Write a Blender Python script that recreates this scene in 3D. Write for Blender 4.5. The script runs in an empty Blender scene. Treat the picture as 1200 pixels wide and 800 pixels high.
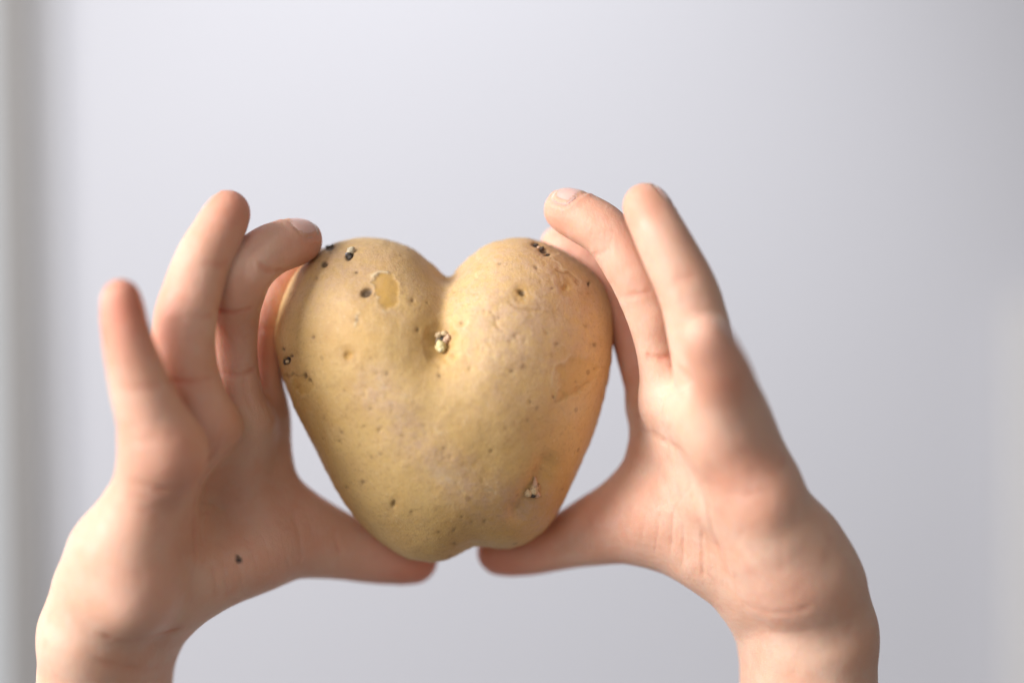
import bpy, math, random
import numpy as np
from mathutils import Vector
from mathutils.bvhtree import BVHTree

random.seed(7)
S = 0.25          # millimetres per photo pixel at the potato
D = 600.0         # camera distance in millimetres
scene = bpy.context.scene

# ------------------------------------------------------------------ camera
cd = bpy.data.cameras.new('camera')
cam = bpy.data.objects.new('camera', cd)
scene.collection.objects.link(cam)
cam.location = (0, -D / 1000, 0)
cam.rotation_euler = (math.radians(90), 0, 0)
cd.sensor_width = 36
cd.lens = 36 * D / 300
cd.clip_start = 0.02
cd.clip_end = 50
cd.dof.use_dof = True
cd.dof.focus_distance = (D - 16) / 1000
cd.dof.aperture_fstop = 1.6
cd.dof.aperture_blades = 9
scene.camera = cam

# ------------------------------------------------------------------ world, window light and added fill lamps
w = bpy.data.worlds.new('World')
scene.world = w
w.use_nodes = True
bg = w.node_tree.nodes['Background']
bg.inputs['Color'].default_value = (1.0, 0.955, 0.91, 1)
bg.inputs['Strength'].default_value = 0.21


def area(name, loc, target, sx, sy, power, col):
    l = bpy.data.lights.new(name, 'AREA')
    l.shape = 'RECTANGLE'
    l.size, l.size_y = sx, sy
    l.energy = power
    l.color = col
    o = bpy.data.objects.new(name, l)
    scene.collection.objects.link(o)
    o.location = loc
    o.rotation_euler = (Vector(target) - Vector(loc)).to_track_quat('-Z', 'Y').to_euler()
    return o


area('window_light', (-1.95, -0.92, 0.84), (0, 0, 0), 1.2, 1.2, 104.0, (1.0, 0.99, 0.985))
area('front_fill', (-0.5, -1.25, 0.45), (-0.05, 0.3, 0.0), 0.8, 0.8, 4.6, (1.0, 0.985, 0.97))  # added fill from the camera side, lifts potato front and wall centre

sl = bpy.data.lights.new('added_wall_spot', 'SPOT')  # added spot without a visible source, brightens the middle of the wall
sl.energy = 66.0
sl.color = (0.95, 0.97, 1.0)
sl.spot_size = math.radians(47)
sl.spot_blend = 1.0
sl.shadow_soft_size = 0.08
so = bpy.data.objects.new('added_wall_spot', sl)
scene.collection.objects.link(so)
so.location = (-0.05, -0.05, 1.0)
so.rotation_euler = (Vector((-0.03, 0.5, -0.12)) - Vector(so.location)).to_track_quat('-Z', 'Y').to_euler()

scene.view_settings.view_transform = 'Standard'
scene.view_settings.look = 'None'
scene.view_settings.gamma = 1
scene.view_settings.exposure = 0
scene.view_settings.use_curve_mapping = False


# ------------------------------------------------------------------ helpers
def P(px, py, d=0.0):
    """photo pixel and nearness (in photo pixels towards the lens) -> point in mm"""
    t = D - d * S
    return np.array([(px - 600) * S * t / D, -d * S, (400 - py) * S * t / D])


def R(r, d=0.0):
    return r * S * (D - d * S) / D


def pix(V):
    t = D + V[:, 1]
    return 600 + V[:, 0] / S * D / t, 400 - V[:, 2] / S * D / t


def ihash(x, y, z, seed):
    h = (x * 374761393 + y * 668265263 + z * 2147483647 + seed * 974711).astype(np.int64)
    h = (h ^ (h >> 13)) * 1274126177
    h = h & 0x7fffffff
    h = (h ^ (h >> 16))
    return (h & 0xffff).astype(np.float64) / 65535.0


def vnoise(p, scale, seed=0):
    q = p * scale
    i = np.floor(q).astype(np.int64)
    f = q - i
    f = f * f * (3 - 2 * f)
    out = 0
    for a in (0, 1):
        for b in (0, 1):
            for c in (0, 1):
                wgt = ((f[:, 0] if a else 1 - f[:, 0]) * (f[:, 1] if b else 1 - f[:, 1])
                       * (f[:, 2] if c else 1 - f[:, 2]))
                out = out + wgt * ihash(i[:, 0] + a, i[:, 1] + b, i[:, 2] + c, seed)
    return out


def fbm(p, scale, seed=0, n=3):
    o, a, t = 0, 1.0, 0
    for k in range(n):
        o = o + a * vnoise(p, scale * 2 ** k, seed + k * 17)
        t += a
        a *= 0.55
    return o / t


def surface_nets(f, org, h):
    s = f < 0
    nx, ny, nz = f.shape
    cnt = np.zeros((nx - 1, ny - 1, nz - 1), np.uint8)
    for a in (0, 1):
        for b in (0, 1):
            for c in (0, 1):
                cnt += s[a:nx - 1 + a, b:ny - 1 + b, c:nz - 1 + c]
    act = (cnt > 0) & (cnt < 8)
    I = np.argwhere(act)
    idx = -np.ones(act.shape, np.int64)
    idx[act] = np.arange(len(I))
    corner = {}
    for a in (0, 1):
        for b in (0, 1):
            for c in (0, 1):
                corner[(a, b, c)] = f[I[:, 0] + a, I[:, 1] + b, I[:, 2] + c].astype(np.float64)
    acc = np.zeros((len(I), 3))
    n = np.zeros(len(I))
    ks = list(corner)
    for u in ks:
        for v in ks:
            if u < v and sum(abs(u[i] - v[i]) for i in range(3)) == 1:
                fu, fv = corner[u], corner[v]
                m = (fu < 0) != (fv < 0)
                t = np.where(m, fu / np.where(m, fu - fv, 1), 0)
                p = np.array(u)[None] + t[:, None] * (np.array(v) - np.array(u))[None]
                acc += p * m[:, None]
                n += m
    V = (I + acc / n[:, None]) * h + org
    F = []
    # edges along each axis
    for ax in range(3):
        o1, o2 = [(1, 2), (2, 0), (0, 1)][ax]
        sl0 = [slice(None)] * 3
        sl1 = [slice(None)] * 3
        sl0[ax] = slice(0, -1)
        sl1[ax] = slice(1, None)
        a, b = s[tuple(sl0)], s[tuple(sl1)]
        E = np.argwhere(a != b)
        lim = np.array(act.shape)
        ok = (E[:, o1] > 0) & (E[:, o2] > 0) & (E[:, o1] < lim[o1]) & (E[:, o2] < lim[o2])
        E = E[ok]
        inside = a[tuple(E.T)]
        q = []
        for (da, db) in ((0, 0), (1, 0), (1, 1), (0, 1)):
            c = E.copy()
            c[:, o1] -= da
            c[:, o2] -= db
            q.append(idx[tuple(c.T)])
        q = np.stack(q, 1)
        q = np.where(inside[:, None], q, q[:, ::-1])
        F.append(q)
    F = np.concatenate(F)
    F = F[(F >= 0).all(1)]
    return V, F


def laplace(V, F, it=2, lam=0.5):
    n = len(V)
    e0 = np.concatenate([F[:, i] for i in range(4)])
    e1 = np.concatenate([F[:, (i + 1) % 4] for i in range(4)])
    a = np.concatenate([e0, e1])
    b = np.concatenate([e1, e0])
    deg = np.bincount(a, minlength=n).astype(float)
    deg[deg == 0] = 1
    for k in range(it):
        for sgn in (lam, -lam * 0.9):
            m = np.stack([np.bincount(a, V[b, i], minlength=n) for i in range(3)], 1) / deg[:, None]
            V = V + sgn * (m - V)
    return V


def vnormals(V, F):
    c = np.cross(V[F[:, 2]] - V[F[:, 0]], V[F[:, 3]] - V[F[:, 1]])
    N = np.zeros_like(V)
    for i in range(4):
        for k in range(3):
            N[:, k] += np.bincount(F[:, i], c[:, k], minlength=len(V))
    return N / (np.linalg.norm(N, axis=1)[:, None] + 1e-12)


def link(name, V, F, mat, parent=None, origin=None, attrs=None, smooth=True):
    """V in mm world coordinates; one mesh object whose origin sits at `origin` (mm)"""
    V = np.asarray(V, float)
    origin = V.mean(0) if origin is None else np.asarray(origin, float)
    me = bpy.data.meshes.new(name)
    vv = ((V - origin) / 1000).astype(np.float32)
    if isinstance(F, np.ndarray) and F.ndim == 2:
        k = F.shape[1]
        me.vertices.add(len(vv))
        me.vertices.foreach_set('co', vv.ravel())
        me.loops.add(F.size)
        me.loops.foreach_set('vertex_index', F.ravel().astype(np.int32))
        me.polygons.add(len(F))
        me.polygons.foreach_set('loop_start', (np.arange(len(F)) * k).astype(np.int32))
        me.update(calc_edges=True)
    else:
        me.from_pydata([tuple(v) for v in vv], [], F)
    me.validate()
    if smooth:
        me.polygons.foreach_set('use_smooth', np.ones(len(me.polygons), bool))
    for an, av in (attrs or {}).items():
        av = np.asarray(av, np.float32)
        if av.ndim == 1:
            at = me.attributes.new(an, 'FLOAT', 'POINT')
            at.data.foreach_set('value', av)
        else:
            at = me.attributes.new(an, 'FLOAT_COLOR', 'POINT')
            at.data.foreach_set('color', np.concatenate([av, np.ones((len(av), 1), np.float32)], 1).ravel())
    me.materials.append(mat)
    o = bpy.data.objects.new(name, me)
    scene.collection.objects.link(o)
    po = np.zeros(3)
    if parent is not None:
        o.parent = parent
        q = parent
        while q is not None:
            po += np.array(q.location) * 1000
            q = q.parent
    o.location = (origin - po) / 1000
    return o


def tag(o, label=None, cat=None, group=None, kind=None):
    for k, v in (('label', label), ('category', cat), ('group', group), ('kind', kind)):
        if v:
            o[k] = v
    return o


# ------------------------------------------------------------------ materials
class NT:
    def __init__(s, name):
        s.m = bpy.data.materials.new(name)
        s.m.use_nodes = True
        s.t = s.m.node_tree
        s.b = s.t.nodes['Principled BSDF']
        s.co = s.t.nodes.new('ShaderNodeTexCoord').outputs['Object']

    def set(s, **k):
        for a, v in k.items():
            s.b.inputs[a.replace('_', ' ')].default_value = v

    def _in(s, sock, v):
        if isinstance(v, bpy.types.NodeSocket):
            s.t.links.new(v, sock)
        else:
            if sock.type == 'RGBA' and len(v) == 3:
                v = (*v, 1)
            sock.default_value = v

    def noise(s, scale, detail=3, rough=0.55, stretch=None, dist=0):
        n = s.t.nodes.new('ShaderNodeTexNoise')
        n.inputs['Scale'].default_value = scale
        n.inputs['Detail'].default_value = detail
        n.inputs['Roughness'].default_value = rough
        n.inputs['Distortion'].default_value = dist
        v = s.co
        if stretch:
            mp = s.t.nodes.new('ShaderNodeMapping')
            mp.inputs['Scale'].default_value = stretch[:3]
            if len(stretch) > 3:
                mp.inputs['Rotation'].default_value = stretch[3:]
            s.t.links.new(v, mp.inputs[0])
            v = mp.outputs[0]
        s.t.links.new(v, n.inputs['Vector'])
        return n.outputs['Fac']

    def voro(s, scale, feature='F1', rnd=1.0):
        n = s.t.nodes.new('ShaderNodeTexVoronoi')
        n.feature = feature
        n.inputs['Scale'].default_value = scale
        n.inputs['Randomness'].default_value = rnd
        s.t.links.new(s.co, n.inputs['Vector'])
        return n

    def ramp(s, v, a, b, lo=0.0, hi=1.0):
        n = s.t.nodes.new('ShaderNodeMapRange')
        n.interpolation_type = 'SMOOTHSTEP'
        s.t.links.new(v, n.inputs[0])
        for i, x in enumerate((a, b, lo, hi)):
            n.inputs[i + 1].default_value = x
        return n.outputs[0]

    def math(s, op, a, b=0.0):
        n = s.t.nodes.new('ShaderNodeMath')
        n.operation = op
        s._in(n.inputs[0], a)
        s._in(n.inputs[1], b)
        return n.outputs[0]

    def mix(s, f, a, b, mode='MIX'):
        n = s.t.nodes.new('ShaderNodeMix')
        n.data_type = 'RGBA'
        n.blend_type = mode
        s._in(n.inputs[0], f)
        s._in(n.inputs[6], a)
        s._in(n.inputs[7], b)
        return n.outputs[2]

    def attr(s, name, col=False):
        n = s.t.nodes.new('ShaderNodeAttribute')
        n.attribute_name = name
        return n.outputs['Color' if col else 'Fac']

    def bump(s, h, dist, strength=1.0, prev=None):
        n = s.t.nodes.new('ShaderNodeBump')
        n.inputs['Distance'].default_value = dist
        n.inputs['Strength'].default_value = strength
        s.t.links.new(h, n.inputs['Height'])
        if prev is not None:
            s.t.links.new(prev, n.inputs['Normal'])
        return n.outputs[0]

    def out(s, name, v):
        s.t.links.new(v, s.b.inputs[name])


def wall_material(name, col, amt=0.03):
    m = NT(name)
    n = m.noise(9, 4)
    c = tuple(x * (1 - amt) for x in col)
    m.out('Base Color', m.mix(n, col, c))
    m.out('Normal', m.bump(m.noise(420, 3), 0.0004, 0.5))
    m.set(Roughness=0.62)
    return m.m


def skin_material():
    m = NT('skin')
    red, dark, pale = m.attr('red'), m.attr('dark'), m.attr('pale')
    base = m.mix(m.ramp(m.noise(55, 3), 0.35, 0.68), (0.76, 0.495, 0.37), (0.725, 0.41, 0.285))
    base = m.mix(m.ramp(m.noise(230, 3, 0.6), 0.45, 0.75, 0, 0.4), base, (0.74, 0.52, 0.41))
    base = m.mix(m.ramp(m.noise(160, 2), 0.55, 0.8, 0, 0.35), base, (0.62, 0.30, 0.22))
    base = m.mix(red, base, (0.64, 0.20, 0.125))
    base = m.mix(pale, base, (0.76, 0.56, 0.42))
    base = m.mix(dark, base, (0.02, 0.014, 0.012))
    m.out('Base Color', base)
    wr = m.noise(900, 2, 0.6, (1.0, 1.0, 0.35, 0, 0.25, 0))
    cells = m.voro(1500, 'DISTANCE_TO_EDGE').outputs['Distance']
    b = m.bump(wr, 0.00035, 0.55)
    b = m.bump(m.ramp(cells, 0.0, 0.12), 0.00008, 0.5, b)
    b = m.bump(m.noise(140, 3), 0.0009, 0.35, b)
    m.out('Normal', b)
    m.set(Roughness=0.47, Subsurface_Weight=0.6, Subsurface_Radius=(1.0, 0.36, 0.18),
          Subsurface_Scale=0.005, Specular_IOR_Level=0.42)
    m.out('Roughness', m.ramp(m.noise(300, 2), 0.3, 0.7, 0.42, 0.58))
    return m.m


def nail_material():
    m = NT('fingernail')
    e = m.attr('edge')
    c = m.mix(m.noise(300, 2), (0.74, 0.42, 0.36), (0.78, 0.50, 0.44))
    c = m.mix(e, c, (0.74, 0.52, 0.42))
    m.out('Base Color', c)
    m.set(Roughness=0.24, Subsurface_Weight=0.3, Subsurface_Radius=(1.0, 0.4, 0.25), Subsurface_Scale=0.002)
    return m.m


def potato_material():
    m = NT('potato_skin')
    peel, dark, pale, scurf, brown = (m.attr(k) for k in ('peel', 'dark', 'pale', 'scurf', 'brown'))
    big = m.ramp(m.noise(28, 4, 0.6), 0.38, 0.66)
    base = m.mix(big, (0.72, 0.485, 0.185), (0.62, 0.375, 0.115))
    fine = m.noise(420, 4, 0.68)
    net = m.math('MULTIPLY', scurf, m.ramp(fine, 0.34, 0.62, 0.45, 1.0))
    base = m.mix(net, base, (0.63, 0.42, 0.265))
    base = m.mix(m.ramp(m.noise(850, 4, 0.72), 0.50, 0.70, 0, 0.42), base, (0.44, 0.255, 0.10))
    base = m.mix(m.ramp(m.noise(1300, 2, 0.6, (1, 1, 1)), 0.58, 0.75, 0, 0.38), base, (0.78, 0.61, 0.37))
    spots = m.voro(135).outputs
    sp = m.math('MULTIPLY', m.ramp(spots['Distance'], 0.07, 0.15, 1, 0), m.ramp(m.noise(90, 1), 0.50, 0.62, 0, 0.6))
    base = m.mix(sp, base, (0.30, 0.17, 0.085))
    base = m.mix(brown, base, (0.36, 0.19, 0.08))
    base = m.mix(peel, base, m.mix(m.noise(500, 2), (0.60, 0.335, 0.055), (0.50, 0.27, 0.045)))
    base = m.mix(pale, base, (0.74, 0.60, 0.40))
    base = m.mix(dark, base, (0.035, 0.024, 0.018))
    m.out('Base Color', base)
    smooth = m.math('SUBTRACT', 1.0, peel)
    b = m.bump(m.math('MULTIPLY', fine, smooth), 0.00045, 0.52)
    b = m.bump(m.math('MULTIPLY', m.noise(1500, 3, 0.7), smooth), 0.00016, 0.7, b)
    b = m.bump(m.noise(60, 3), 0.0022, 0.35, b)
    crk = m.voro(210, 'DISTANCE_TO_EDGE').outputs['Distance']
    b = m.bump(m.math('MULTIPLY', m.ramp(crk, 0, 0.06), scurf), 0.00006, 0.3, b)
    m.out('Normal', b)
    m.out('Roughness', m.ramp(fine, 0.3, 0.7, 0.44, 0.62))
    m.set(Subsurface_Weight=0.12, Subsurface_Radius=(1.0, 0.6, 0.25), Subsurface_Scale=0.002,
          Specular_IOR_Level=0.35)
    return m.m


def sprout_material():
    m = NT('sprout_tissue')
    c = m.attr('tint', True)
    m.out('Base Color', m.mix(m.ramp(m.noise(1800, 3), 0.4, 0.7, 0, 0.45), c, (0.22, 0.13, 0.07)))
    m.out('Normal', m.bump(m.noise(2400, 2), 0.0003, 0.6))
    m.set(Roughness=0.6)
    return m.m


M_WALL = wall_material('wall_paint', (0.385, 0.383, 0.412))
M_TRIM = wall_material('grey_trim_paint', (0.275, 0.262, 0.256))
M_GROOVE = wall_material('shadowed_gap_tone', (0.24, 0.22, 0.195))  # darker brown-grey paints in the shade of the groove between boards
M_WHITE = wall_material('bright_standin_white', (0.55, 0.58, 0.61))  # pale bluish strip stands in for something brighter beyond the frame
M_SKIN = skin_material()
M_NAIL = nail_material()
M_POTATO = potato_material()
M_SPROUT = sprout_material()


# ------------------------------------------------------------------ setting
def box_verts(x0, x1, y0, y1, z0, z1, bev=0.0):
    """box in mm, vertical edges on the front face chamfered round by bev"""
    prof = []
    if bev > 0:
        prof.append((x0, y1))
        for k in range(6):
            a = math.pi / 2 * k / 5
            prof.append((x0 + bev - bev * math.cos(a), y0 + bev - bev * math.sin(a)))
        for k in range(6):
            a = math.pi / 2 * k / 5
            prof.append((x1 - bev + bev * math.sin(a), y0 + bev - bev * math.cos(a)))
        prof.append((x1, y1))
    else:
        prof = [(x0, y1), (x0, y0), (x1, y0), (x1, y1)]
    n = len(prof)
    V = [(x, y, z0) for x, y in prof] + [(x, y, z1) for x, y in prof]
    F = [(i, (i + 1) % n, n + (i + 1) % n, n + i) for i in range(n)]
    F += [tuple(reversed(range(n))), tuple(range(n, 2 * n))]
    return V, F


WALL_Y = 500.0
V, F = box_verts(-900, 1500, WALL_Y, WALL_Y + 60, -1000, 1100)
tag(link('wall', V, F, M_WALL, smooth=False), kind='structure')


def wx(px, y=WALL_Y):
    return (px - 600) * S * (D + y) / D


frame = bpy.data.objects.new('door_frame', None)
scene.collection.objects.link(frame)
frame.location = (wx(30) / 1000, (WALL_Y - 6) / 1000, -0.95)
tag(frame, 'grey painted upright frame at the left edge beside the pale wall', 'frame')


def frame_part(name, x0, x1, depth, mat, bev):
    V, F = box_verts(x0, x1, WALL_Y - depth, WALL_Y + 10, -950, 1000, bev)
    return link(name, V, F, mat, frame, smooth=False)


fp = [frame_part('casing_board', wx(37), wx(57), 7, M_TRIM, 3),
      frame_part('joint_strip', wx(22), wx(36.4), 3, M_GROOVE, 0.5),
      frame_part('jamb_board', wx(-7), wx(21), 11, M_TRIM, 2),
      frame_part('bright_standin_strip', wx(-90), wx(-7.6), 13, M_WHITE, 2)]
frame.location.x += 0.0174

V, F = box_verts(wx(1186), wx(1500), WALL_Y - 22, WALL_Y - 1, -900, (400 - 352) * S * (D + WALL_Y) / D, 4)
tag(link('low_partition', V, F, wall_material('pale_warm_paint', (0.325, 0.312, 0.305))),
    'pale low partition edge, out of focus at the far right against the wall', 'partition')
frame.rotation_euler = (0, math.radians(-1.05), 0)


# ------------------------------------------------------------------ potato
OUT = [(527, 324), (540, 310), (555, 297), (575, 286), (600, 280), (625, 281), (650, 290), (675, 304), (697, 322),
       (710, 345), (716, 375), (716, 410), (712, 440), (705, 475), (695, 510), (682, 542), (668, 572), (655, 598),
       (640, 620), (620, 635), (598, 642), (575, 641), (558, 639), (548, 642), (535, 650), (520, 656), (500, 657),
       (475, 652), (450, 638), (428, 618), (410, 595), (392, 567), (375, 537), (360, 507), (345, 475), (333, 445),
       (326, 415), (325, 385), (330, 355), (340, 328), (355, 308), (378, 291), (405, 282), (435, 279), (460, 282),
       (485, 292), (505, 308), (518, 320)]


def smooth_poly(pts, n=8):
    p = np.array(pts, float)
    N = len(p)
    out = []
    for i in range(N):
        a, b, c, d = p[(i - 1) % N], p[i], p[(i + 1) % N], p[(i + 2) % N]
        for k in range(n):
            t = k / n
            out.append(0.5 * (2 * b + (c - a) * t + (2 * a - 5 * b + 4 * c - d) * t * t
                              + (-a + 3 * b - 3 * c + d) * t ** 3))
    return np.array(out)


def seg_dist(X, Y, pts, closed=True):
    best = np.full(X.shape, 1e9)
    n = len(pts)
    for i in range(n if closed else n - 1):
        a, b = pts[i], pts[(i + 1) % n]
        ab = b - a
        L = (ab ** 2).sum() + 1e-9
        t = np.clip(((X - a[0]) * ab[0] + (Y - a[1]) * ab[1]) / L, 0, 1)
        best = np.minimum(best, (X - a[0] - t * ab[0]) ** 2 + (Y - a[1] - t * ab[1]) ** 2)
    return np.sqrt(best)


def inside(X, Y, pts):
    c = np.zeros(X.shape, bool)
    n = len(pts)
    for i in range(n):
        x0, y0 = pts[i]
        x1, y1 = pts[(i + 1) % n]
        if y0 == y1:
            continue
        c ^= ((y0 > Y) != (y1 > Y)) & (X < (x1 - x0) * (Y - y0) / (y1 - y0) + x0)
    return c


def bil(A, X, Y, x0, y0, h):
    fx, fy = (X - x0) / h, (Y - y0) / h
    i = np.clip(np.floor(fx).astype(int), 0, A.shape[0] - 2)
    j = np.clip(np.floor(fy).astype(int), 0, A.shape[1] - 2)
    u, v = fx - i, fy - j
    return A[i, j] * (1 - u) * (1 - v) + A[i + 1, j] * u * (1 - v) + A[i, j + 1] * (1 - u) * v + A[i + 1, j + 1] * u * v


def build_potato():
    poly = smooth_poly(OUT, 6)
    hp = 4.0
    gx = np.arange(290, 752, hp)
    gy = np.arange(245, 692, hp)
    X, Y = np.meshgrid(gx, gy, indexing='ij')
    ins = inside(X, Y, poly)
    dist = seg_dist(X, Y, poly)
    u = np.where(ins, dist * 120, 0.0)
    par = (np.add.outer(np.arange(len(gx)), np.arange(len(gy))) % 2)
    wv = 1.93
    for it in range(420):
        for q in (0, 1):
            nb = np.zeros_like(u)
            nb[1:-1, 1:-1] = u[2:, 1:-1] + u[:-2, 1:-1] + u[1:-1, 2:] + u[1:-1, :-2]
            new = (nb + 4 * hp * hp) / 4
            u = np.where(ins & (par == q), u + wv * (new - u), u)
    # true distance near the rim keeps the outline crisp and round
    g = 330.0
    sd = np.where(ins, dist, -dist)
    u = np.where(ins, np.where(dist < 8, np.minimum(u, u * 0.5 + dist * g * 0.5), u), -dist * g)
    for _ in range(2):
        v = u.copy()
        v[1:-1, 1:-1] = (u[1:-1, 1:-1] * 4 + u[2:, 1:-1] + u[:-2, 1:-1] + u[1:-1, 2:] + u[1:-1, :-2]) / 8
        u = np.where(np.abs(sd) > 7, v, u)
    c = 0.70
    # volume grid in mm
    h = 0.5
    x = np.arange(-73, 34, h)
    z = np.arange(-68.5, 34, h)
    y = np.arange(-42, 42, h)
    PX, PY = np.meshgrid(600 + x / S, 400 - z / S, indexing='ij')
    U = bil(u, PX, PY, gx[0], gy[0], hp)
    T = np.sqrt(np.maximum(U, 0))
    # cleft running down from the notch
    line = np.array([(527, 318), (524, 345), (520, 375), (517, 402), (514, 445)], float)
    dd = seg_dist(PX, PY, line, False)
    k = np.clip((PY - 320) / 130, 0, 1)
    G = np.where(PY < 470, (39 * (1 - k) ** 1.1 + 7) * np.exp(-(np.sqrt(dd ** 2 + 60) - 7.7) / (15 + 18 * k)), 0)
    G *= np.clip((470 - PY) / 40, 0, 1)
    # broad shapes: flatter middle, fuller shoulders
    B = -14 * np.exp(-(((PX - 520) / 42) ** 2 + ((PY - 430) / 60) ** 2))
    B += 7 * np.exp(-(((PX - 415) / 60) ** 2 + ((PY - 390) / 70) ** 2))
    B += 8 * np.exp(-(((PX - 615) / 60) ** 2 + ((PY - 370) / 70) ** 2))
    B -= 10 * np.exp(-(((PX - 556) / 26) ** 2 + ((PY - 650) / 38) ** 2))
    T2 = np.maximum(T - G * np.clip(T / 60, 0, 1) + B * np.clip(T / 90, 0, 1), 0)
    Uf = np.where(U > 0, T2 ** 2, U)
    yy = (y / S / c)[None, None, :]
    Fv = (yy ** 2 - Uf[:, :, None]) / (2 * np.sqrt(np.maximum(yy ** 2, 400)))
    Fv = Fv.transpose(0, 2, 1).astype(np.float32)      # x, y, z
    V, Fq = surface_nets(Fv, np.array([x[0], y[0], z[0]]), h)
    return laplace(V, Fq, 5, 0.55), Fq


PV, PF = build_potato()
PN = vnormals(PV, PF)
if (PN * (PV - PV.mean(0))).sum() < 0:
    PF = PF[:, ::-1]
    PN = -PN
front = PN[:, 1] < 0.25
front &= PV[:, 1] < 8
PX, PY = pix(PV)
wob = PV + 0
nA = vnoise(PV, 0.55, 3) - 0.5
nB = vnoise(PV, 0.55, 9) - 0.5
QX, QY = PX + nA * 7, PY + nB * 7
nf = vnoise(PV, 1.3, 21)
disp = np.zeros(len(PV))
A = {k: np.zeros(len(PV)) for k in ('peel', 'dark', 'pale', 'scurf', 'brown')}


def put(k, m):
    A[k] = np.maximum(A[k], np.where(front, m, 0))


def blob(px, py, rx, ry, ang=0.0, q=(QX, QY), soft=0.35):
    ca, sa = math.cos(math.radians(ang)), math.sin(math.radians(ang))
    dx, dy = q[0] - px, q[1] - py
    r = np.sqrt(((dx * ca + dy * sa) / rx) ** 2 + ((-dx * sa + dy * ca) / ry) ** 2)
    return np.clip((1 + soft - r) / (2 * soft), 0, 1)


def stroke(pts, wd, q=(QX, QY)):
    d = seg_dist(q[0], q[1], np.array(pts, float), False)
    return np.clip(1.3 - d / wd, 0, 1)


# overall lumps of the tuber
disp += (fbm(PV, 0.045, 5, 2) - 0.5) * 1.6 + (fbm(PV, 0.16, 8, 2) - 0.5) * 0.38
# rough buff skin: shoulders and a diagonal band to the lower right, smooth yellow elsewhere
sc = 0.2 + 0.5 * blob(410, 315, 90, 45, 0, soft=0.8) + 0.7 * blob(620, 340, 85, 65, 10, soft=0.7)
sc += 0.55 * stroke([(440, 455), (500, 530), (560, 580), (640, 600)], 30) * (0.4 + nf)
sc += 0.4 * blob(580, 430, 90, 50, 20, soft=0.9)
sc *= 0.55 + 0.9 * fbm(PV, 0.25, 31, 3)
A['scurf'] = np.clip(sc * 1.15, 0, 1)
# peeled windows in the skin
for pts in ([(438, 325), (447, 319), (458, 322), (466, 332), (468, 348), (462, 360), (453, 365), (446, 357), (441, 342)],
            [(652, 432), (668, 420), (690, 418), (700, 432), (690, 452), (668, 466), (652, 470), (656, 450)],
            [(340, 441), (356, 440), (366, 448), (366, 460), (354, 463), (344, 455)]):
    P2 = np.array(pts, float)
    nC, nD = vnoise(PV, 1.6, 41) - 0.5, vnoise(PV, 1.6, 47) - 0.5
    wobx, woby = PX + nA * 6 + nC * 4, PY + nB * 6 + nD * 4
    d = seg_dist(wobx, woby, P2)
    i = inside(wobx, woby, P2)
    sdp = np.where(i, -d, d)
    strong = 0.62 if pts[0][0] == 438 else 0.30
    put('peel', strong * np.clip(0.5 - sdp / 3, 0, 1) * (0.7 + 0.5 * fbm(PV, 0.5, 52, 2)))
    rim = np.exp(-((sdp - 1.5) / 2.0) ** 2) * np.clip(nf * 2.4 - 0.75, 0, 1)
    put('pale', (0.5 if strong > 0.5 else 0.2) * rim * np.clip(0.75 - (PX - P2[:, 0].mean()) / 18, 0.1, 1))
    disp -= np.where(front, 0.09 * np.clip(0.5 - sdp / 3, 0, 1) - 0.16 * rim, 0)


def pit(px, py, rx, ry, ang=0.0, depth=0.6, dark=0.9, ring=0.0):
    global disp
    m = blob(px, py, rx, ry, ang, (PX + nA * 2.5, PY + nB * 2.5), 0.3)
    put('dark', m * dark)
    halo = blob(px, py, rx * 2.4, ry * 2.4, ang, soft=0.7)
    put('brown', halo * 0.3)
    if ring:
        put('peel', blob(px, py, ring, ring, 0, soft=0.6) * 0.5)
    disp -= np.where(front, depth * m + depth * 0.4 * halo, 0)


pit(430, 343, 6.5, 4.5, -25, 0.9, 0.8)
pit(386, 290, 6, 3, -8, 0.5, 0.8)
pit(380, 310, 3.2, 3.6, 0, 0.4, 0.75)
pit(410, 300, 4, 5, 30, 0.5, 0.95)
pit(418, 319, 1.8, 1.6, 0, 0.3, 0.6)
pit(334, 423, 3.5, 4.5, 20, 0.7, 0.85)
pit(340, 417, 2.2, 2.2, 0, 0.3, 0.8)
pit(331, 409, 1.6, 2, 0, 0.3, 0.7)
pit(357, 441, 2.4, 3, -30, 0.4, 0.6)
pit(363, 446, 2.6, 2, 0, 0.3, 0.5)
pit(611, 343, 3.6, 3.6, 0, 0.7, 0.7, 11)
pit(628, 288, 4.5, 2.6, 25, 0.5, 0.9)
pit(636, 293, 4.5, 2.6, 25, 0.5, 0.9)
pit(641, 299, 2.8, 1.7, 0, 0.5, 0.9)
pit(690, 333, 1.7, 2.2, 20, 0.3, 0.9)
pit(662, 337, 3.6, 4, 0, 0.5, 0.0, 7)
pit(461, 590, 2.6, 4.6, 25, 0.6, 0.35)
pit(426, 565, 2.4, 1.8, 0, 0.3, 0.35)
pit(407, 416, 3.5, 4.5, -40, 0.6, 0.0, 5)
pit(515, 440, 2, 1.5, 0, 0.2, 0.7)
pit(490, 386, 2.2, 2.4, 0, 0.3, 0.45)
pit(648, 465, 1.8, 1.6, 0, 0.3, 0.5)
for (a, b) in ((434, 480), (444, 504), (472, 511), (575, 530), (484, 352), (453, 438), (600, 434), (550, 432), (652, 402),
               (695, 404), (628, 314), (397, 516), (400, 507), (584, 372), (540, 378), (418, 375), (366, 395), (520, 525)):
    r = random.uniform(1.3, 2.3)
    pit(a, b, r, r * random.uniform(0.7, 1.3), 0, 0.25, random.uniform(0.25, 0.5))
for _ in range(60):
    a, b = random.uniform(340, 705), random.uniform(290, 645)
    r = random.uniform(0.8, 1.7)
    pit(a, b, r, r, 0, 0.15, random.uniform(0.12, 0.35))
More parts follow.
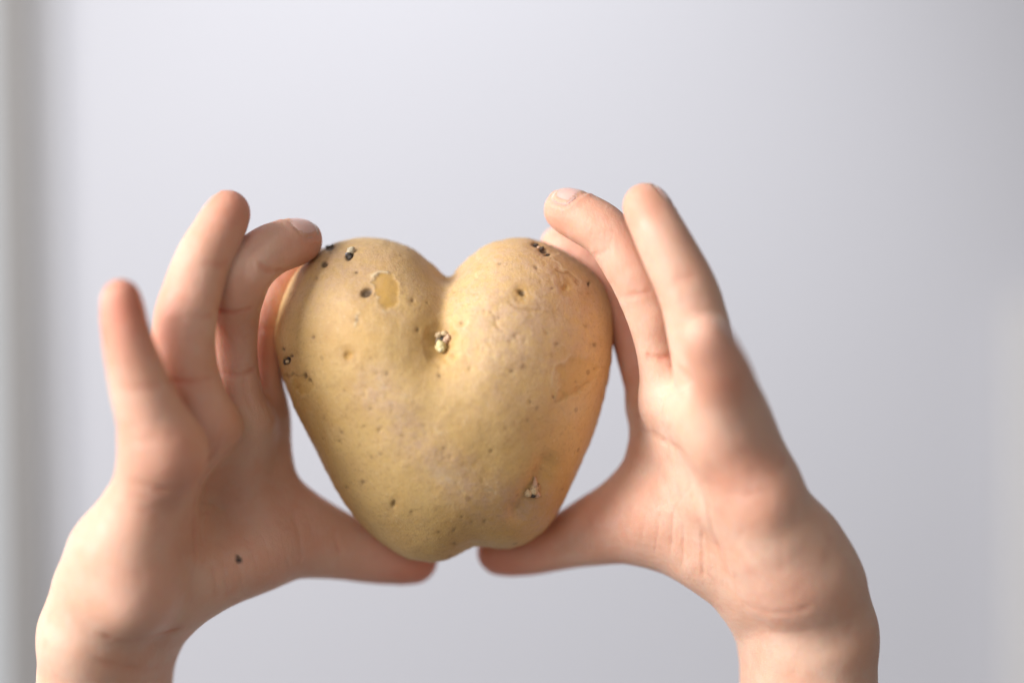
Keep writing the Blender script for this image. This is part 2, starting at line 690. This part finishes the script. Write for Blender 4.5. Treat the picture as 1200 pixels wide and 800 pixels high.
# warmer and duller areas of skin, and patchy netted russet
rus = np.clip((fbm(PV, 0.22, 61, 3) - 0.5) * 5, 0, 1) * (0.35 + np.clip((fbm(PV, 1.5, 67, 2) - 0.4) * 3, 0, 1) * 0.65)
zone = np.clip(0.25 + stroke([(430, 440), (470, 490), (530, 555), (600, 600)], 42) + blob(600, 395, 80, 50, 20, soft=0.9)
               + blob(420, 300, 80, 35, 0, soft=0.9) + blob(640, 320, 60, 40, 0, soft=0.9), 0, 1)
put('brown', 0.34 * rus * zone)
put('brown', 0.22 * blob(430, 300, 80, 28, 0, soft=1.0) * (0.5 + nf))
put('brown', 0.20 * blob(640, 310, 60, 30, 20, soft=1.0) * (0.5 + nf))
put('brown', 0.16 * blob(560, 530, 110, 70, 20, soft=1.0) * (0.5 + nf))
# the eye in the cleft and the lower right eye in its slanting hollow
disp -= np.where(front, 1.6 * blob(517, 402, 12, 17, 0, soft=0.8), 0)
put('brown', 0.55 * blob(519, 400, 12, 15, 0, soft=0.7))
put('peel', 0.45 * blob(519, 398, 26, 34, 0, soft=0.9))
hol = np.exp(-(seg_dist(PX, PY, np.array([(640, 545), (624, 572), (606, 598)], float), False) / 12) ** 2)
disp -= np.where(front, 1.8 * hol, 0)
put('brown', 0.42 * np.exp(-(seg_dist(QX, QY, np.array([(635, 550), (626, 568), (612, 588), (603, 601)], float), False) / 5.0) ** 2) * (0.5 + nf))
put('brown', 0.35 * blob(630, 590, 26, 14, -10, soft=0.9))
# creases, scratches and healed scars
for pts, wd, dp, br, pl in (
        ([(594, 352), (603, 360), (618, 363), (634, 361)], 2.2, 0.14, 0.4, 0),
        ([(575, 367), (582, 380), (590, 389)], 2.0, 0.3, 0.45, 0),
        ([(640, 300), (650, 308), (664, 317)], 1.6, -0.14, 0, 0.5),
        ([(655, 318), (668, 322), (680, 332)], 2.4, 0.25, 0.5, 0),
        ([(648, 455), (646, 440), (655, 425), (670, 415)], 2.0, -0.08, 0, 0.32),
        ([(650, 470), (672, 458), (690, 447)], 2.0, 0.25, 0.4, 0),
        ([(334, 440), (347, 440), (357, 440)], 1.8, 0.35, 0.6, 0),
        ([(438, 326), (446, 318), (456, 320)], 2.2, -0.3, 0, 0.7),
        ([(600, 402), (606, 392)], 1.5, 0.2, 0.3, 0),
        ([(415, 380), (422, 366)], 1.5, -0.15, 0, 0.5)):
    m = stroke(pts, wd)
    disp -= np.where(front, dp * m, 0)
    put('brown', br * m)
    put('pale', pl * m)
rs = np.random.RandomState(4)
for _ in range(130):
    if rs.rand() < 0.55:
        cx, cy = rs.normal(605, 50), rs.normal(385, 45)
        ang = rs.normal(55, 25)
    else:
        t = rs.rand()
        cx, cy = 430 + 150 * t + rs.normal(0, 14), 445 + 135 * t + rs.normal(0, 14)
        ang = rs.normal(45, 20)
    L = rs.uniform(4, 12)
    dx, dy = math.cos(math.radians(ang)) * L / 2, math.sin(math.radians(ang)) * L / 2
    m = stroke([(cx - dx, cy - dy), (cx, cy), (cx + dx, cy + dy)], 1.2)
    disp -= np.where(front, rs.choice([-0.06, 0.11]) * m, 0)
    put('pale' if rs.rand() < 0.5 else 'brown', rs.uniform(0.12, 0.32) * m)
# dull grey-pink scuffs
put('pale', 0.32 * blob(520, 557, 17, 8, 25, soft=0.8) * (0.4 + nf))
put('pale', 0.25 * blob(676, 477, 18, 12, -30, soft=0.8) * (0.4 + nf))
put('brown', 0.22 * blob(520, 500, 40, 22, 20, soft=1) * (0.4 + nf))
put('brown', 0.20 * blob(450, 470, 22, 18, 40, soft=1) * (0.4 + nf))
PV = PV + PN * disp[:, None]
potato = link('potato', PV, PF, M_POTATO, None, P(520, 657), A)
tag(potato, 'heart shaped yellow potato with a deep cleft, held between two hands', 'potato')
p_bvh = BVHTree.FromPolygons([tuple(v) for v in PV], [tuple(int(i) for i in f) for f in PF])


def cam_hit(bvh, px, py):
    o = Vector((0, -D, 0))
    d = Vector(P(px, py)) - o
    h = bvh.ray_cast(o, d.normalized(), 2000)
    return (np.array(h[0]), np.array(h[1])) if h[0] is not None else (None, None)


def ico():
    t = (1 + 5 ** .5) / 2
    v = np.array([(-1, t, 0), (1, t, 0), (-1, -t, 0), (1, -t, 0), (0, -1, t), (0, 1, t), (0, -1, -t), (0, 1, -t),
                  (t, 0, -1), (t, 0, 1), (-t, 0, -1), (-t, 0, 1)], float)
    f = [(0, 11, 5), (0, 5, 1), (0, 1, 7), (0, 7, 10), (0, 10, 11), (1, 5, 9), (5, 11, 4), (11, 10, 2), (10, 7, 6),
         (7, 1, 8), (3, 9, 4), (3, 4, 2), (3, 2, 6), (3, 6, 8), (3, 8, 9), (4, 9, 5), (2, 4, 11), (6, 2, 10),
         (8, 6, 7), (9, 8, 1)]
    v /= np.linalg.norm(v, axis=1)[:, None]
    v = [tuple(a) for a in v]
    for _ in range(2):
        mid, nf_ = {}, []

        def m(a, b):
            k = (min(a, b), max(a, b))
            if k not in mid:
                q = np.array(v[a]) + np.array(v[b])
                v.append(tuple(q / np.linalg.norm(q)))
                mid[k] = len(v) - 1
            return mid[k]
        for a, b, c in f:
            x, y_, z_ = m(a, b), m(b, c), m(c, a)
            nf_ += [(a, x, z_), (b, y_, x), (c, z_, y_), (x, y_, z_)]
        f = nf_
    return np.array(v), np.array(f)


IV, IF = ico()


def sprout(items, label=None):
    """items: (px, py, rx, ry, ang, proud, colour, point) small buds and scales sitting in an eye"""
    Vs, Fs, Cs, n = [], [], [], 0
    for (px, py, rx, ry, ang, proud, col, point) in items:
        c, nn = cam_hit(p_bvh, px, py)
        if c is None:
            continue
        v = IV.copy()
        v *= (1 + 1.0 * (fbm(IV + n * 0.37, 3.2, n, 3)[:, None] - 0.5))
        v[:, 2] = np.where(v[:, 2] > 0, v[:, 2] * (1 + point * v[:, 2] ** 2), v[:, 2])
        v[:, 0] *= 1 - 0.4 * point * np.clip(v[:, 2], 0, 1)
        a = math.radians(ang)
        x, z = v[:, 0] * rx * S * 1.18, v[:, 2] * ry * S * 1.18
        y = v[:, 1] * min(rx, ry) * S
        v = np.stack([x * math.cos(a) - z * math.sin(a), y, x * math.sin(a) + z * math.cos(a)], 1)
        Vs.append(v + c + nn * proud * S)
        Fs.append(IF + n)
        Cs.append(np.tile(col, (len(v), 1)) * (0.8 + 0.4 * vnoise(v + 50, 2.2, n)[:, None]))
        n += len(v)
    o = link('sprout', np.concatenate(Vs), np.concatenate(Fs), M_SPROUT, potato, None, {'tint': np.concatenate(Cs)})
    if label:
        o['label'] = label
    return o


TAN, PK, YEL, DK, GR = (.74, .54, .31), (.70, .45, .30), (.86, .72, .36), (.05, .04, .035), (.30, .22, .15)
sprout([(514, 393, 3.6, 3.0, 20, 1.5, TAN, .1), (521, 391, 4, 2.6, -10, 1.5, TAN, .1), (526, 396, 2.4, 3, 0, 1.5, PK, .2),
        (519, 398, 2.8, 2.5, 0, 1.6, DK, 0), (523, 401, 2.4, 3.6, 10, 2, PK, .2), (513, 400, 2.5, 4, -8, 1.5, GR, .2),
        (516, 408, 5, 5.6, 10, 3, YEL, .1), (513, 406, 2.6, 3.2, 10, 4, YEL, .2), (519, 411, 2.6, 3.0, -10, 4, YEL, .1),
        (522, 408, 1.8, 3.4, 0, 1.4, GR, 0), (516, 412, 2.2, 2.2, 0, 4.5, (.86, .76, .48), 0),
        (517, 404, 2.2, 2.0, 0, 4.5, (.5, .34, .14), 0)], 'knobbly tan and yellow bud in the cleft')
sprout([(625, 573, 4, 5.5, 0, 2, TAN, .6), (626, 566, 2.6, 4.5, 4, 2.5, PK, .9), (618, 577, 3.6, 3.4, 0, 2, TAN, .2),
        (624, 579, 2.6, 2.4, 0, 3, DK, 0), (629, 579, 2.8, 2.6, 0, 2, PK, .2), (630, 571, 2, 3.5, -10, 1.4, (.52, .3, .14), .3)],
       'small pointed pale bud low on the right')
sprout([(412, 295, 4.2, 3.8, 20, 1.5, (.70, .60, .42), .1), (408, 300, 3.2, 3.0, 0, 1.6, DK, 0), (411, 303, 2.6, 2.2, 30, 1.4, DK, 0),
        (406, 299, 1.6, 1.3, 0, 2.6, (.4, .38, .4), 0), (409, 294, 1.6, 2, 0, 1.6, GR, 0)], 'pale bud with black scales on the left shoulder')
sprout([(385, 290, 3.0, 1.8, 0, .6, DK, 0), (390, 289, 2.6, 2.0, 10, .8, (.12, .10, .07), 0), (387, 287, 1.7, 1.4, 0, 1.5, GR, 0)])
sprout([(335, 424, 2.2, 3, 10, .6, DK, 0), (339, 419, 1.7, 1.8, 0, .6, DK, 0), (338, 423, 2.2, 1.6, 30, 1.0, TAN, 0)])
sprout([(627, 288, 3.0, 1.8, 20, .5, DK, 0), (634, 292, 3.2, 1.8, 30, .7, DK, 0), (631, 291, 1.6, 1.4, 0, 1.1, PK, 0),
        (641, 299, 2.4, 1.3, 0, .5, DK, 0)])


# ------------------------------------------------------------------ hands
class Grid:
    def __init__(s, lo, hi, h):
        s.lo, s.h = np.array(lo, float), h
        s.n = np.ceil((np.array(hi) - s.lo) / h).astype(int) + 1
        s.ax = [s.lo[i] + np.arange(s.n[i]) * h for i in range(3)]

    def sub(s, lo, hi):
        a = np.clip(np.floor((lo - s.lo) / s.h).astype(int), 0, s.n)
        b = np.clip(np.ceil((hi - s.lo) / s.h).astype(int) + 1, 0, s.n)
        return tuple(slice(int(a[i]), int(b[i])) for i in range(3))


def smin(a, b, k):
    h = np.maximum(k - np.abs(a - b), 0) / k
    return np.minimum(a, b) - h * h * k * 0.25


def cone_sdf(X, Y, Z, a, b, ra, rb):
    ba = b - a
    L2 = (ba ** 2).sum() + 1e-9
    x, y, z = X - a[0], Y - a[1], Z - a[2]
    t = np.clip((x * ba[0] + y * ba[1] + z * ba[2]) / L2, 0, 1)
    r = ra + (rb - ra) * t
    return np.sqrt((x - t * ba[0]) ** 2 + (y - t * ba[1]) ** 2 + (z - t * ba[2]) ** 2) - r


def chain_field(G, chain, k, margin=16.0):
    """chain: list of (px,py,d,r); returns slice and the field of a tapering limb"""
    if len(chain) > 3:
        c = [chain[0]] + list(chain) + [chain[-1]]
        c = [np.array(q, float) for q in c]
        ch2 = []
        for i in range(1, len(c) - 2):
            for t in (0, 1 / 3, 2 / 3):
                ch2.append(0.5 * (2 * c[i] + (c[i + 1] - c[i - 1]) * t
                                  + (2 * c[i - 1] - 5 * c[i] + 4 * c[i + 1] - c[i + 2]) * t * t
                                  + (-c[i - 1] + 3 * c[i] - 3 * c[i + 1] + c[i + 2]) * t ** 3))
        chain = ch2 + [c[-2]]
    pts = [P(*c[:3]) for c in chain]
    rad = [R(c[3], c[2]) for c in chain]
    lo = np.min([p - r for p, r in zip(pts, rad)], 0) - margin
    hi = np.max([p + r for p, r in zip(pts, rad)], 0) + margin
    sl = G.sub(lo, hi)
    X = G.ax[0][sl[0]][:, None, None].astype(np.float32)
    Y = G.ax[1][sl[1]][None, :, None].astype(np.float32)
    Z = G.ax[2][sl[2]][None, None, :].astype(np.float32)
    f = None
    for i in range(len(pts) - 1):
        g = cone_sdf(X, Y, Z, pts[i], pts[i + 1], rad[i], rad[i + 1])
        f = g if f is None else smin(f, g, k)
    return sl, f.astype(np.float32)


def build_hand(spec):
    allc = [c for ch in spec['palm'] for c in ch[0]] + [c for ch in spec['fingers'] for c in ch[0]]
    pts = np.array([P(*c[:3]) for c in allc])
    rad = np.array([R(c[3], c[2]) for c in allc])[:, None]
    h = 0.62
    G = Grid((pts - rad).min(0) - 6, (pts + rad).max(0) + 6, h)
    palm = np.full(G.n, 60, np.float32)
    for ch, k in spec['palm']:
        sl, f = chain_field(G, ch, 3, 26)
        palm[sl] = smin(palm[sl], f, k)
    out = palm.copy()
    for ch, k in spec['fingers']:
        sl, f = chain_field(G, ch, 2.2)
        out[sl] = np.minimum(out[sl], smin(palm[sl], f, k))
    V, F = surface_nets(out, G.lo, h)
    V = laplace(V, F, 12, 0.55)
    N = vnormals(V, F)
    if (N * (V - V.mean(0))).sum() < 0:
        F = F[:, ::-1]
        N = -N
    bvh = BVHTree.FromPolygons([tuple(v) for v in V], [tuple(int(i) for i in f) for f in F])
    disp = (fbm(V, 0.10, 3, 2) - 0.5) * 0.5
    red = np.zeros(len(V))
    dark = np.zeros(len(V))
    pale = np.zeros(len(V))

    def curve3(pts_):
        p = []
        for _ in range(2):
            q_ = [pts_[0]]
            for (a, b) in zip(pts_[:-1], pts_[1:]):
                q_ += [(a[0] * .75 + b[0] * .25, a[1] * .75 + b[1] * .25), (a[0] * .25 + b[0] * .75, a[1] * .25 + b[1] * .75)]
            pts_ = q_ + [pts_[-1]]
        for (a, b) in zip(pts_[:-1], pts_[1:]):
            n = max(2, int(math.hypot(b[0] - a[0], b[1] - a[1]) / 3))
            for i in range(n + 1):
                t = i / n
                q, _ = cam_hit(bvh, a[0] + (b[0] - a[0]) * t, a[1] + (b[1] - a[1]) * t)
                if q is not None:
                    p.append(q)
        return np.array(p)

    def dist3(C, lim=12, taper=False):
        lo, hi = C.min(0) - lim, C.max(0) + lim
        m = ((V > lo) & (V < hi)).all(1)
        I = np.where(m)[0]
        d = np.full(len(I), 1e9)
        wgt = np.zeros(len(I))
        for j, q in enumerate(C):
            dq = ((V[I] - q) ** 2).sum(1)
            wgt = np.where(dq < d, min(1.0, 1.9 * math.sin(math.pi * (j + 0.5) / len(C)) ** 0.9), wgt)
            d = np.minimum(d, dq)
        return (I, np.sqrt(d), wgt) if taper else (I, np.sqrt(d))

    rc = np.random.RandomState(spec['seed'])
    fine = []
    for _ in range(46):
        x0, y0, x1, y1 = spec['palm_box']
        cx, cy = rc.uniform(x0, x1), rc.uniform(y0, y1)
        a, L = rc.normal(spec['line_dir'], 0.5), rc.uniform(9, 26)
        k_ = rc.normal(0, 4)
        fine.append(([(cx - math.cos(a) * L, cy - math.sin(a) * L), (cx + k_, cy + k_),
                      (cx + math.cos(a) * L, cy + math.sin(a) * L)], 0.6, rc.uniform(0.05, 0.16), rc.uniform(0.05, 0.2)))
    twin = []
    for pts_, wd, dp, rd in spec['creases'][:14]:
        o1, o2 = rc.uniform(2.5, 4.5), rc.uniform(-4, -2.5)
        for o_ in (o1, o2):
            n_ = max(2, len(pts_) - rc.randint(0, 2))
            twin.append(([(a + rc.normal(0, 1), b + o_ + rc.normal(0, 0.8)) for a, b in pts_[:n_]], 0.45, dp * 0.3, rd * 0.3))
    for pts_, wd, dp, rd in spec['creases'] + twin + fine:
        C = curve3(pts_)
        if len(C) < 2:
            continue
        I, d, tw = dist3(C, 12, True)
        fade = (0.35 + 0.9 * vnoise(V[I], 0.35, 7)) * tw
        disp[I] -= 0.85 * dp * np.exp(-(d / wd) ** 2) * fade
        red[I] = np.maximum(red[I], rd * np.exp(-(d / (wd * 1.8)) ** 2) * fade)
    for (px, py, d, r, s) in spec['red']:
        dd = np.linalg.norm(V - P(px, py, d), axis=1) / R(r, d)
        red = np.maximum(red, s * np.exp(-dd ** 2))
    for (px, py, r, s) in spec.get('marks', []):
        C, _ = cam_hit(bvh, px, py)
        d = np.linalg.norm(V - C, axis=1)
        dark = np.maximum(dark, s * np.clip(1.4 - d / (r * S), 0, 1))
    for (px, py, r, am) in spec.get('bulge', []):
        C, _ = cam_hit(bvh, px, py)
        if C is None:
            continue
        d = np.linalg.norm(V - C, axis=1)
        disp += am * np.exp(-(d / (r * S)) ** 2)
    # nails: patches wrapped over the back of each fingertip
    nails = []
    for (fi, dors, wdeg, flen) in spec['nails']:
        ch = spec['fingers'][fi][0]
        tip, prev = P(*ch[-1][:3]), P(*ch[-2][:3])
        r = R(ch[-1][3], ch[-1][2])
        t = tip - prev
        t /= np.linalg.norm(t)
        dv = np.array(dors, float)
        dv -= dv.dot(t) * t
        dv /= np.linalg.norm(dv)
        sv = np.cross(t, dv)
        L = r * flen
        nu, nv = 13, 13
        VV, E, inner = [], [], []
        for j in range(nv):
            vv = j / (nv - 1)
            for i in range(nu):
                uu = i / (nu - 1) * 2 - 1
                # rounded at the root, softly curved free edge
                sq = math.sqrt(max(0.0, 1 - (uu * 0.86) ** 2))
                a0 = -L * 0.62 * (0.35 + 0.65 * sq)
                a1 = L * 0.50 * (0.55 + 0.45 * sq)
                ax = a0 + (a1 - a0) * vv
                th = math.radians(wdeg) * uu * (0.93 + 0.07 * math.sin(vv * math.pi))
                c = tip + t * (ax - r * 0.02)
                out_ = dv * math.cos(th) + sv * math.sin(th)
                hit = bvh.ray_cast(Vector(c + out_ * (r * 2.4)), Vector(-out_), r * 2.4)
                if hit[0] is None:
                    q = c + out_ * r
                else:
                    q = np.array(hit[0])
                lift = -0.08 + 0.25 * (1 - uu ** 4) * min(1, vv * 5) - (0.06 if vv < 0.05 or vv > 0.97 else 0)
                VV.append(q + out_ * lift)
                inner.append(q - out_ * 0.45)
                E.append(1.0 if vv > 0.88 else 0.0)
        VV = np.array(VV)
        n0 = len(VV)
        VA = np.concatenate([VV, np.array(inner)])
        FF = []
        for j in range(nv - 1):
            for i in range(nu - 1):
                a = j * nu + i
                FF.append((a, a + 1, a + nu + 1, a + nu))
                FF.append((n0 + a, n0 + a + nu, n0 + a + nu + 1, n0 + a + 1))
        ring = [i for i in range(nu)] + [j * nu + nu - 1 for j in range(1, nv)] + \
               [(nv - 1) * nu + i for i in range(nu - 2, -1, -1)] + [j * nu for j in range(nv - 2, 0, -1)]
        for a, b in zip(ring, ring[1:] + ring[:1]):
            FF.append((a, n0 + a, n0 + b, b))
        nails.append((VA, FF, E + E))
        # groove round the nail and slightly raised fold outside it
        bd = VV[ring]
        I, d = dist3(bd, 4)
        disp[I] -= 0.08 * np.exp(-(d / 0.55) ** 2)
        disp[I] += 0.16 * np.exp(-((d - 1.3) / 0.7) ** 2)
        I, d = dist3(VV, 3)
        disp[I] -= 0.12 * np.exp(-(d / 0.8) ** 2)
        red[I] *= 0.8
    V = V + N * disp[:, None]
    return V, F, {'red': np.clip(red, 0, 1), 'dark': np.clip(dark, 0, 1), 'pale': pale}, nails


LEFT = dict(
    seed=3, palm_box=(150, 480, 330, 700), line_dir=2.0,
    palm=[
        ([(189, 535, 165, 44), (166, 600, 135, 45), (136, 680, 105, 52)], 8),
        ([(240, 505, 95, 42), (205, 590, 90, 46), (155, 690, 80, 54)], 8),
        ([(284, 498, 30, 40), (250, 590, 40, 44), (175, 690, 55, 50)], 8),
        ([(303, 474, -22, 28), (304, 500, -25, 33), (285, 580, -10, 42), (190, 690, 30, 50)], 8),
        ([(290, 640, 10, 44), (235, 672, 35, 44), (185, 690, 50, 48)], 9),
        ([(150, 640, 130, 48), (150, 690, 120, 52)], 8),
        ([(128, 650, 115, 46), (114, 700, 92, 51), (106, 742, 82, 57)], 8),
        ([(308, 530, -18, 22), (322, 562, -18, 21), (350, 600, -24, 20), (380, 624, -32, 20)], 4),
        ([(112, 738, 75, 60), (105, 800, 60, 58), (100, 960, 30, 66), (100, 1150, -10, 76)], 5),
        ([(146, 748, 0, 58), (140, 800, -8, 58), (135, 960, -10, 66), (135, 1150, -30, 76)], 15),
    ],
    fingers=[
        ([(192, 530, 170, 42), (170, 470, 188, 35), (158, 430, 196, 29), (148, 393, 200, 25.5), (142, 349, 200, 22.5)], 7),
        ([(240, 500, 105, 36), (222, 450, 118, 33.5), (215, 412, 124, 34.5), (218, 369, 126, 33.5), (234, 314, 120, 30.5), (251, 280, 112, 28), (268, 248, 100, 25)], 4),
        ([(280, 495, 45, 32), (275, 425, 50, 25), (274, 380, 54, 26), (279, 340, 82, 30), (292, 313, 88, 28.5), (321, 291, 64, 27.5), (353, 282, 40, 24.5)], 3),
        ([(300, 490, -15, 32), (303, 440, -18, 26), (304, 395, -18, 26), (316, 350, -15, 26), (338, 322, -28, 23), (360, 302, -46, 20)], 3),
        ([(285, 640, 5, 48), (340, 632, -15, 43), (378, 638, -32, 36), (420, 645, -45, 33), (455, 651, -52, 30), (487, 656, -58, 26)], 10),
    ],
    creases=[
        ([(192, 444), (215, 449), (250, 443)], 0.75, 0.55, 0.55),
        ([(196, 456), (222, 456), (240, 452)], 0.6, 0.3, 0.3),
        ([(252, 434), (275, 441), (300, 432)], 0.7, 0.5, 0.5),
        ([(208, 372), (228, 373), (250, 369)], 0.7, 0.3, 0.4),
        ([(238, 308), (255, 312), (270, 304)], 0.8, 0.25, 0.4),
        ([(252, 360), (272, 368), (296, 360)], 0.7, 0.55, 0.6),
        ([(298, 384), (312, 388), (326, 382)], 0.6, 0.4, 0.5),
        ([(303, 311), (316, 318), (338, 316)], 0.8, 0.6, 0.55),
        ([(135, 450), (160, 458), (190, 452)], 0.8, 0.35, 0.35),
        ([(155, 515), (185, 517)], 0.8, 0.3, 0.3),
        ([(150, 562), (190, 575), (225, 562), (250, 535), (262, 510)], 0.9, 0.7, 0.5),
        ([(300, 505), (270, 535), (245, 555), (235, 600), (232, 660)], 1.2, 0.55, 0.25),
        ([(285, 440), (290, 470), (300, 480)], 1.1, 0.35, 0.2),
        ([(120, 742), (150, 748), (185, 742), (216, 734)], 0.9, 0.7, 0.4),
        ([(110, 772), (150, 783), (200, 781)], 0.8, 0.3, 0.2),
        ([(104, 764), (128, 776)], 0.7, 0.15, 0.1),
        ([(250, 662), (252, 700)], 0.6, 0.3, 0.15), ([(262, 655), (266, 702)], 0.6, 0.3, 0.15),
        ([(276, 640), (284, 695)], 0.6, 0.3, 0.15), ([(292, 628), (304, 688)], 0.6, 0.28, 0.15),
        ([(310, 630), (322, 680)], 0.6, 0.28, 0.15), ([(330, 632), (338, 670)], 0.6, 0.22, 0.1),
        ([(345, 600), (352, 640), (350, 660)], 0.9, 0.35, 0.25),
        ([(392, 622), (398, 650)], 0.9, 0.3, 0.3),
    ],
    red=[(144, 355, 196, 70, 0.85), (269, 240, 96, 55, 0.62), (352, 283, 40, 50, 0.62), (295, 310, 60, 60, 0.3),
         (350, 310, -30, 60, 0.55), (300, 400, 30, 60, 0.45), (312, 380, -20, 55, 0.55), (492, 665, -60, 80, 0.75), (190, 540, 200, 80, 0.30),  # index finger reds paint in the dark shade between the fingers
         (240, 490, 130, 80, 0.25), (170, 700, 170, 55, 0.22), (345, 620, 20, 70, 0.28)],
    marks=[(280, 656, 3.6, 1.0), (279, 652, 2.2, 0.7)],
    bulge=[(165, 702, 46, 3.8), (208, 530, 42, 2.2), (272, 590, 46, -9), (160, 620, 50, 0.6), (320, 655, 40, 1.2), (250, 480, 30, 0.7), (300, 660, 50, 0.8), (222, 410, 26, 0.5),
           (172, 495, 28, 0.6), (275, 395, 22, 0.5), (345, 295, 18, 0.4), (240, 345, 22, 0.4)],
    nails=[(0, (-1, 0.5, 0.1), 52, 1.15), (1, (-0.9, 0.35, 0.35), 52, 1.15), (2, (-0.15, -0.95, 0.85), 52, 1.25),
           (3, (-0.3, 0.4, 1), 52, 1.15), (4, (0.1, 0.75, -0.6), 52, 1.15)],
)

RIGHT = dict(
    seed=8, palm_box=(745, 450, 930, 690), line_dir=1.2,
    palm=[
        ([(852, 525, 150, 42), (892, 585, 140, 46), (945, 668, 110, 55)], 8),
        ([(822, 485, 105, 42), (860, 580, 95, 46), (925, 680, 85, 52)], 8),
        ([(792, 475, 45, 40), (825, 580, 45, 44), (900, 680, 55, 50)], 8),
        ([(772, 480, -15, 36), (790, 580, -5, 42), (885, 675, 30, 48)], 8),
        ([(780, 612, 10, 42), (830, 645, 35, 44), (890, 675, 50, 46)], 9),
        ([(905, 640, 125, 44), (930, 675, 115, 48)], 8),
        ([(934, 640, 108, 46), (958, 695, 88, 54), (967, 742, 76, 57)], 8),
        ([(765, 525, -12, 24), (748, 562, -14, 21), (722, 596, -20, 19), (695, 614, -30, 19)], 4),
        ([(962, 735, 70, 60), (966, 800, 60, 58), (970, 960, 30, 66), (975, 1150, -10, 76)], 5),
        ([(929, 744, 10, 58), (930, 800, 0, 59), (934, 960, 10, 66), (940, 1150, -30, 76)], 15),
    ],
    fingers=[
        ([(870, 560, 108, 36), (857, 502, 150, 36.5), (851, 460, 195, 36), (840, 424, 225, 30.5), (825, 392, 242, 25)], 16),
        ([(838, 480, 110, 38), (826, 420, 122, 36.5), (811, 354, 130, 34), (789, 304, 130, 30.5), (771, 270, 124, 28), (756, 240, 112, 25.5)], 4),
        ([(785, 470, 50, 32), (771, 414, 60, 22), (762, 370, 68, 25), (743, 322, 72, 27.5), (713, 275, 62, 27), (688, 258, 50, 26.5), (662, 246, 36, 24.5)], 4),
        ([(776, 490, -10, 32), (757, 432, -6, 28), (735, 370, -10, 26), (700, 318, -25, 25), (655, 286, -50, 21)], 4),
        ([(790, 612, 5, 46), (740, 614, -12, 42), (700, 624, -28, 34), (658, 634, -45, 30), (620, 643, -52, 28), (585, 646, -58, 26)], 10),
    ],
    creases=[
        ([(756, 417), (772, 421), (788, 415)], 0.8, 0.6, 0.6),
        ([(725, 348), (745, 346), (765, 340)], 0.7, 0.35, 0.3),
        ([(690, 302), (703, 296), (716, 290)], 0.7, 0.35, 0.35),
        ([(793, 425), (806, 440), (818, 450), (822, 468)], 0.7, 0.35, 0.4),
        ([(808, 450), (816, 470)], 0.8, 0.3, 0.3),
        ([(735, 500), (770, 510), (800, 535), (822, 570), (835, 620), (858, 680)], 1.3, 0.6, 0.2),
        ([(852, 575), (880, 580), (902, 574)], 0.8, 0.25, 0.3),
        ([(790, 330), (815, 322)], 0.8, 0.2, 0.2),
        ([(868, 706), (895, 714), (930, 716), (950, 709)], 0.8, 0.4, 0.35),
        ([(875, 738), (920, 742), (955, 735)], 0.8, 0.12, 0.1),
        ([(823, 620), (824, 675)], 0.6, 0.35, 0.2), ([(790, 600), (786, 650)], 0.6, 0.28, 0.15),
        ([(775, 600), (768, 645)], 0.6, 0.28, 0.15), ([(802, 610), (800, 665)], 0.6, 0.25, 0.15),
        ([(760, 595), (750, 645)], 0.6, 0.22, 0.1), ([(732, 600), (738, 640)], 0.9, 0.3, 0.2),
        ([(690, 608), (694, 645)], 0.9, 0.3, 0.25),
    ],
    red=[(838, 402, 240, 38, 0.6), (850, 440, 235, 50, 0.35), (770, 238, 112, 48, 0.42), (668, 240, 40, 45, 0.55),  # little finger reds also paint in its shaded right side
         (730, 300, 60, 50, 0.22), (700, 320, -20, 70, 0.45), (735, 400, -10, 60, 0.45), (575, 655, -60, 80, 0.75),
         (735, 610, 0, 80, 0.28), (880, 560, 200, 60, 0.35), (925, 700, 160, 50, 0.28), (770, 570, 40, 60, 0.2)],
    bulge=[(915, 690, 55, 1.2), (800, 555, 40, -2.5), (897, 605, 48, 2.6), (790, 500, 35, 0.8), (770, 600, 45, 0.9), (770, 375, 18, 0.4),
           (820, 400, 24, 0.4), (690, 270, 18, 0.3)],
    nails=[(0, (0.9, -0.1, 0.5), 52, 1.15), (1, (0.9, 0.25, 0.4), 54, 1.15), (2, (0.35, -0.7, 1), 54, 1.25),
           (3, (0.3, 0.5, 1), 52, 1.15), (4, (-0.1, 0.75, -0.6), 52, 1.15)],
)

person = bpy.data.objects.new('person', None)
scene.collection.objects.link(person)
base = P(535, 1150, 0)
person.location = base / 1000
tag(person, 'fair skinned child holding up a heart shaped potato in both bare hands', 'person')
for spec, lab in ((LEFT, 'bare hand and wrist on the left, small dark speck on the palm'),
                  (RIGHT, 'bare hand and wrist on the right, little finger bent to the lens')):
    V, F, at, nails = build_hand(spec)
    org = V[V[:, 2] < V[:, 2].min() + 5].mean(0)
    hand = link('hand', V, F, M_SKIN, person, org, at)
    hand['label'] = lab
    for (VA, FF, E) in nails:
        link('fingernail', VA, FF, M_NAIL, hand, None, {'edge': E})
print('potato verts', len(PV))
